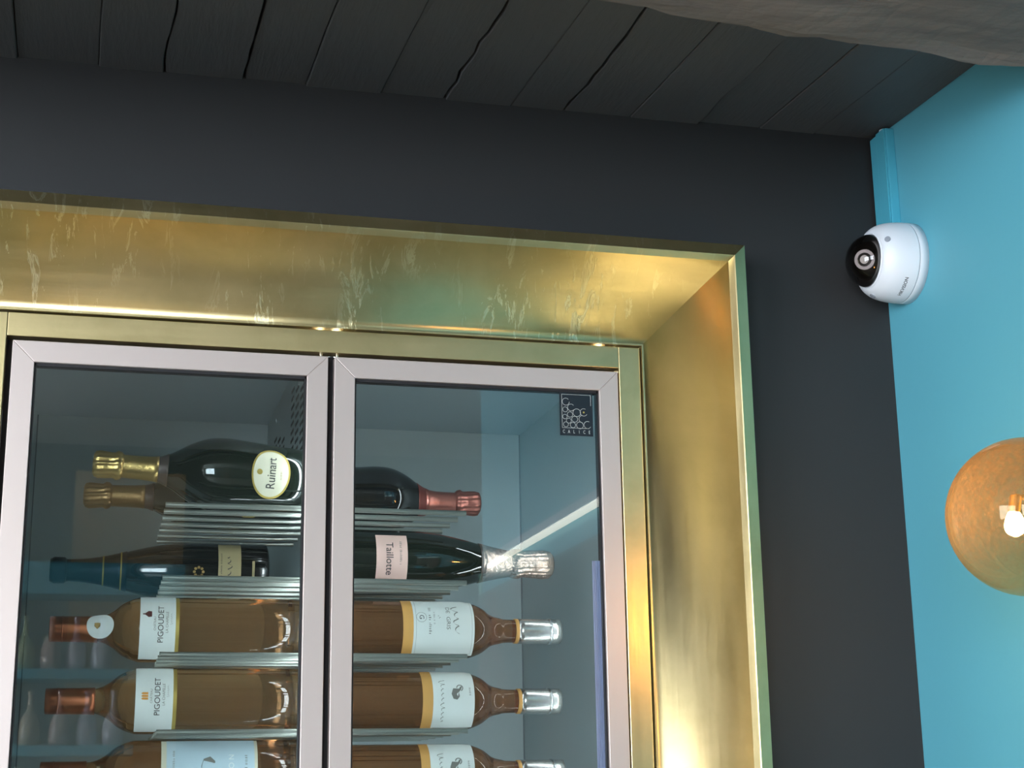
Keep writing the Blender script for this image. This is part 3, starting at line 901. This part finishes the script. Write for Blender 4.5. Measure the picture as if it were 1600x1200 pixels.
# --- right half, rows three to five: silver-capped rosé
sr = 1.98/1.94
def gris(label, row, tip, capx, lab0, lab1, strip0, kind):
    tip, capx, lab0, lab1, strip0 = [q*sr for q in (tip, capx, lab0, lab1, strip0)]
    base = 0.2680
    b = rose(label, tip, base, 1.98, SHELF[row], 0.0362, False, M['silver_cap'], tip-capx, M['amber_wine'], None, 0.685)
    b.band('capsule_ring', M['chrome'], b.len-0.0155, b.len-0.0125, 0.0024, steps=1)
    b.band('neck_label', M['amber_strip'], b.len-(tip-capx)-0.0045, b.len-(tip-capx)+0.001, 0.0012, steps=1)
    z0, z1 = lab0-base, lab1-base
    b.label('label_strip', M['amber_strip'], strip0-base, z0+0.003, 0.050, 0.0005)
    lb = b.label('label', M['paper_white'], z0, z1, 0.044, uc=-0.003)
    zc_ = (z0+z1)/2
    if kind == 'gris':
        bd = MB()
        h = 0.0400
        for (ua, ub, za, zb) in ((-h, h, z1-0.0035, z1-0.0032), (-h, h, z0+0.0032, z0+0.0035), (-h, -h+0.0003, z0+0.0032, z1-0.0032), (h-0.0003, h, z0+0.0032, z1-0.0032)):
            n = 16; vs = []; fs = []
            for i in range(n+1):
                for z in (za, zb): vs.append(b.wrap(-0.003+ua+(ub-ua)*i/n, z, 0.0011))
            for i in range(n): fs.append((2*i, 2*i+2, 2*i+3, 2*i+1))
            bd.add(vs, fs)
        bd.build('printed_border', M['ink_grey'], lb, off=(0, 0, 0))
        b.script_line(lb, 0.036, 0.0120, M['ink_grey'], -0.010, zc_+0.0155, 9)
        b.text(lb, 'DE  GRIS', 0.0070, M['ink_grey'], -0.013, zc_+0.0050, sx=1.15)
        b.script_line(lb, 0.004, 0.0040, M['ink_grey'], -0.013, zc_-0.0060, 10)
        b.fine_print(lb, 0.036, 0.0036, M['ink_grey'], -0.009, zc_-0.0180, 11)
        b.fine_print(lb, 0.016, 0.0024, M['ink_grey'], -0.012, zc_-0.0125, 12)
        e = b.text(lb, 'G', 0.0085, M['ink'], -0.013, zc_-0.0290)
        n = 24; vs = []; fs = []
        for i in range(n):
            a = 2*math.pi*i/n
            for rr in (0.0062, 0.0066): vs.append(b.wrap(-0.013+rr*math.cos(a), zc_-0.0290+rr*math.sin(a), 0.0012))
        for i in range(n):
            j = (i+1) % n; fs.append((2*i, 2*i+1, 2*j+1, 2*j))
        MB().add(vs, fs).build('printed_ring', M['ink_grey'], lb, off=(0, 0, 0))
    else:
        b.script_line(lb, 0.054, 0.0075, M['ink_grey'], 0.002, zc_-0.0150, 13)
        b.fine_print(lb, 0.010, 0.0028, M['ink_grey'], -0.010, zc_+0.0205, 14)
        bird = [(-0.006, -0.004), (0.001, -0.0065), (0.007, -0.004), (0.008, 0.001), (0.004, 0.004), (-0.001, 0.003), (-0.0045, 0.006), (-0.0085, 0.0075), (-0.0085, 0.0055), (-0.0055, 0.0035)]
        b.shape2d(lb, 'bird_emblem', bird, M['ink_grey'], -0.008, zc_+0.0030)
        ring_ = []; n = 20; vs = []; fs = []
        for i in range(n+1):
            a = R(20+250*i/n)
            for rr in (0.0032, 0.0044): vs.append(b.wrap(-0.0145+rr*math.cos(a), zc_+0.0075+rr*math.sin(a), 0.0012))
        for i in range(n): fs.append((2*i, 2*i+1, 2*i+3, 2*i+2))
        MB().add(vs, fs).build('bird_neck', M['ink_grey'], lb, off=(0, 0, 0))
    return b
gris('silver capped rosé bottle with bordered white label and circled G', 2, 0.5656, 0.5098, 0.3694, 0.4464, 0.3565, 'gris')
gris('silver capped rosé bottle with bird label on the fourth rack', 3, 0.5636, 0.5117, 0.3938, 0.4458, 0.3809, 'bird')
gris('silver capped rosé bottle with bird label on the lowest right rack', 4, 0.5660, 0.5105, 0.3905, 0.4452, 0.3793, 'bird')

# ------------------------------------------------------------------ cable trunking and security camera on the teal wall
tk = tag(empty('cable_trunking', (XR, 1.84, 2.22)), 'teal painted cable trunking from the ceiling down to the security camera', 'trunking')
MB().box(XR-0.0130, XR, 1.8170, 1.8640, 2.215, zc(1.84)-0.004).build('base_channel', M['teal_gloss'], tk, bevel=0.0012)
MB().box(XR-0.0155, XR-0.0130, 1.8190, 1.8420, 2.215, zc(1.84)-0.004).build('cover', M['teal_gloss'], tk, bevel=0.0009)
MB().tube((XR-0.008, 1.832, zc(1.84)-0.006), (XR-0.008, 1.832, zc(1.84)-0.001), 0.006, 10).build('cable_end', M['white_plastic'], tk)

sc_ = tag(empty('security_camera', (XR, 1.806, 2.178)), 'white dome security camera mounted on the teal wall', 'security camera')
sc_.rotation_euler = (Matrix.Rotation(R(-90), 3, 'Y')).to_euler()     # local z points away from the wall
rb = 0.0545
MB().lathe([(rb, 0), (rb, 0.012), (rb*0.998, 0.0123)], 64).build('base_plate', M['white_plastic'], sc_, off=(0, 0, 0))
MB().lathe([(rb*0.99, 0.0123), (rb*0.99, 0.0129)], 64).build('seam', M['seam_grey'], sc_, off=(0, 0, 0))
hs = MB().lathe(smooth_prof([(rb*0.998, 0.0129), (rb*0.995, 0.022), (rb*0.965, 0.036), (rb*0.91, 0.047), (rb*0.82, 0.0555), (rb*0.735, 0.0590), (rb*0.69, 0.0592)], 4), 64).build('housing', M['white_plastic'], sc_, off=(0, 0, 0))
MB().lathe([(rb*0.69, 0.0590), (rb*0.685, 0.0606), (rb*0.655, 0.0606), (rb*0.65, 0.0585)], 64, close=False).build('dome_ring', M['white_plastic'], sc_, off=(0, 0, 0))
rd = rb*0.655
MB().lathe([(rd*math.cos(a*math.pi/24), 0.0585+rd*0.86*math.sin(a*math.pi/24)) for a in range(0, 12)]+[(0.0005, 0.0585+rd*0.86)], 56).build('dome', M['smoked_dome'], sc_, off=(0, 0, 0))
for ang in (50, 170, 290):
    a = R(ang)
    c = (rb*0.84*math.cos(a), rb*0.84*math.sin(a), 0.0525)
    nrm = Vector((math.cos(a)*0.75, math.sin(a)*0.75, 0.66)).normalized()
    p0 = Vector(c)-nrm*0.002; p1 = Vector(c)+nrm*0.0022
    MB().tube(p0, p1, 0.0040, 14).build('screw', M['seam_grey'], sc_, off=(0, 0, 0))
# black turret and lens inside the dome, looking down into the room
ld = Vector((-0.22, -0.74, 0.63)).normalized()
c0 = Vector((0, 0, 0.0590))
tu = MB().lathe([(max(0.0262*math.sin(math.pi*i/20), 0.0004), 0.0590-0.0262*math.cos(math.pi*i/20)) for i in range(21)], 40).build('turret', M['turret'], sc_, off=(0, 0, 0))
MB().lathe([(rb*0.66, 0.0580), (0.020, 0.0575)], 48, close=False).build('inner_shroud', M['turret'], sc_, off=(0, 0, 0))
lm = MB().tube(c0+ld*0.0190, c0+ld*0.0275, 0.0135, 28).build('lens_module', M['lens_ring'], sc_, off=(0, 0, 0))
MB().tube(c0+ld*0.0270, c0+ld*0.0283, 0.0092, 24).build('lens_barrel', M['black'], lm, off=(0, 0, 0))
MB().tube(c0+ld*0.0280, c0+ld*0.0290, 0.0058, 20).build('lens', M['lens'], lm, off=(0, 0, 0))
vs, fs = text_geo('HIKVISION', 0.0066, 0.00012)
# lettering around the lower flank of the housing
lt = MB()
pts = []
for x, y in vs:
    a = R(-146) + x/rb
    z = 0.0275 + y
    rr = interp([(rb*0.996, 0.018), (rb*0.965, 0.036)], z) + 0.0004
    pts.append((rr*math.cos(a), rr*math.sin(a), z))
lt.add(pts, fs).build('lettering', M['ink'], hs, off=(0, 0, 0))

# ------------------------------------------------------------------ amber globe lamps
def globe(name, label, c, group, wall, watt):
    root = tag(empty(name, c), label, 'lamp', group)
    n = 48
    rg_ = 0.08
    g = MB().lathe([(max(rg_*math.sin(math.pi*i/32), 0.0006), -rg_*math.cos(math.pi*i/32)) for i in range(33)], n).build('globe', M['amber_globe'], root, off=(0, 0, 0))
    B = Vector((-0.012, 0.004, -0.009))
    bl = MB().lathe(smooth_prof([(0.002, -0.011), (0.0085, -0.007), (0.0105, 0.0), (0.0085, 0.008), (0.0055, 0.014)], 4), 24).build('bulb', M['bulb'], root, off=(0, 0, 0))
    bl.location = B
    hd = MB()
    hd.tube(B+Vector((0.0, 0, 0.013)), B+Vector((0.004, 0, 0.030)), 0.006, 14)
    if wall:
        hd.tube(B+Vector((0.004, 0, 0.030)), (0.074, 0, 0.012), 0.003, 10)
    else:
        hd.tube(B+Vector((0.004, 0, 0.030)), (0, 0, 0.079), 0.003, 10)
    hd.build('bulb_holder', M['brass'], root, off=(0, 0, 0))
    ar = MB()
    if wall:
        w_ = XR-c[0]
        ar.tube((0.072, 0, 0.010), (w_-0.008, 0, 0.010), 0.006, 14)
        ar.tube((w_-0.010, 0, 0.010), (w_, 0, 0.010), 0.038, 32)
        ar.tube((0.070, 0, 0.010), (0.082, 0, 0.010), 0.020, 24)
        ar.build('wall_bracket', M['brass'], root, off=(0, 0, 0))
    else:
        top = zc(c[1])-c[2]
        ar.tube((0, 0, 0.076), (0, 0, 0.095), 0.020, 24)
        ar.tube((0, 0, 0.09), (0, 0, top-0.012), 0.0025, 8)
        ar.tube((0, 0, top-0.014), (0, 0, top), 0.04, 32)
        ar.build('cord_and_rose', M['brass'], root, off=(0, 0, 0))
    ld_ = bpy.data.lights.new('bulb_light', 'POINT')
    ld_.energy = watt; ld_.color = (1.0, 0.56, 0.22); ld_.shadow_soft_size = 0.03
    lo = bpy.data.objects.new('bulb_light', ld_); col.objects.link(lo)
    lo.location = B + Vector((-0.02, 0, 0)); lo.parent = root
    return root
globe('globe_lamp', 'glowing amber glass globe wall lamp beside the teal wall', (0.897, 1.384, 1.759), None, True, LAMP_WATT)
globe('globe_lamp', 'added amber glass globe lamp hanging from a cord left of the frame', (-0.46, 1.40, 1.80), None, False, 0.25*LAMP_WATT)  # out-of-view lamp, added to give the gold its warm glow

# ------------------------------------------------------------------ what the glass mirrors: shelf wall, picture, tube light
SX0, SX1, SYF, SYB = -1.25, 0.16, -3.72, -3.996
for nm, z in (('lowest', 0.70), ('second lowest', 1.045), ('middle', 1.384), ('second highest', 1.720), ('highest', 2.056)):
    tag(MB().box(SX0, SX1, SYB, SYF, z-0.045, z).build('wall_shelf', M['teal'], bevel=0.002), nm+' teal wall shelf board on the far wall', 'shelf')
tag(MB().box(SX0, SX1+0.2, SYB, SYF, 2.392, 2.539).build('shelf_box', M['teal'], bevel=0.002), 'deep teal box shelf above the wall shelves', 'shelf')
flask = MB().lathe(smooth_prof([(0.030, 0), (0.040, 0.004), (0.047, 0.035), (0.046, 0.085), (0.036, 0.125), (0.018, 0.155), (0.0125, 0.18), (0.0125, 0.225), (0.016, 0.228), (0.016, 0.245), (0.004, 0.247)], 4), 28)
fm = [mat('flask_%d' % i, c, 0.08) for i, c in enumerate((srgb(205, 196, 205), srgb(190, 200, 160), srgb(210, 190, 165), srgb(196, 168, 160)))]
fmesh = [flask.mesh('flask', q) for q in fm]
names = ('pale lilac', 'pale green', 'cream', 'dusty pink')
for nm, z in (('middle', 1.384), ('second highest', 1.720), ('highest', 2.056)):
    x = SX0+0.08
    while x < SX1-0.06:
        if True:
            i = random.randrange(4)
            o = bpy.data.objects.new('glass_flask', fmesh[i]); col.objects.link(o)
            o.location = (x, -3.83+random.uniform(-0.03, 0.03), z)
            tag(o, names[i]+' glass flask standing on the '+nm+' teal shelf', 'bottle', names[i]+' flasks on the '+nm+' shelf')
        x += random.uniform(0.108, 0.135)
pic = tag(empty('painting', (XR, 0.15, 1.2)), 'wide dark brown abstract canvas on the teal wall', 'painting')
MB().box(XR-0.030, XR-0.002, -0.50, 0.80, 0.95, 2.018).build('canvas', M['canvas'], pic)
tb = tag(empty('tube_light', (XR, 0.1, 2.09)), 'slim white tube light over the brown canvas', 'light')
MB().box(XR-0.020, XR, -0.43, 0.72, 2.100, 2.120).build('housing', M['white_plastic'], tb)
MB().tube((XR-0.014, -0.43, 2.092), (XR-0.014, 0.72, 2.092), 0.008, 12).build('tube', M['led'], tb)
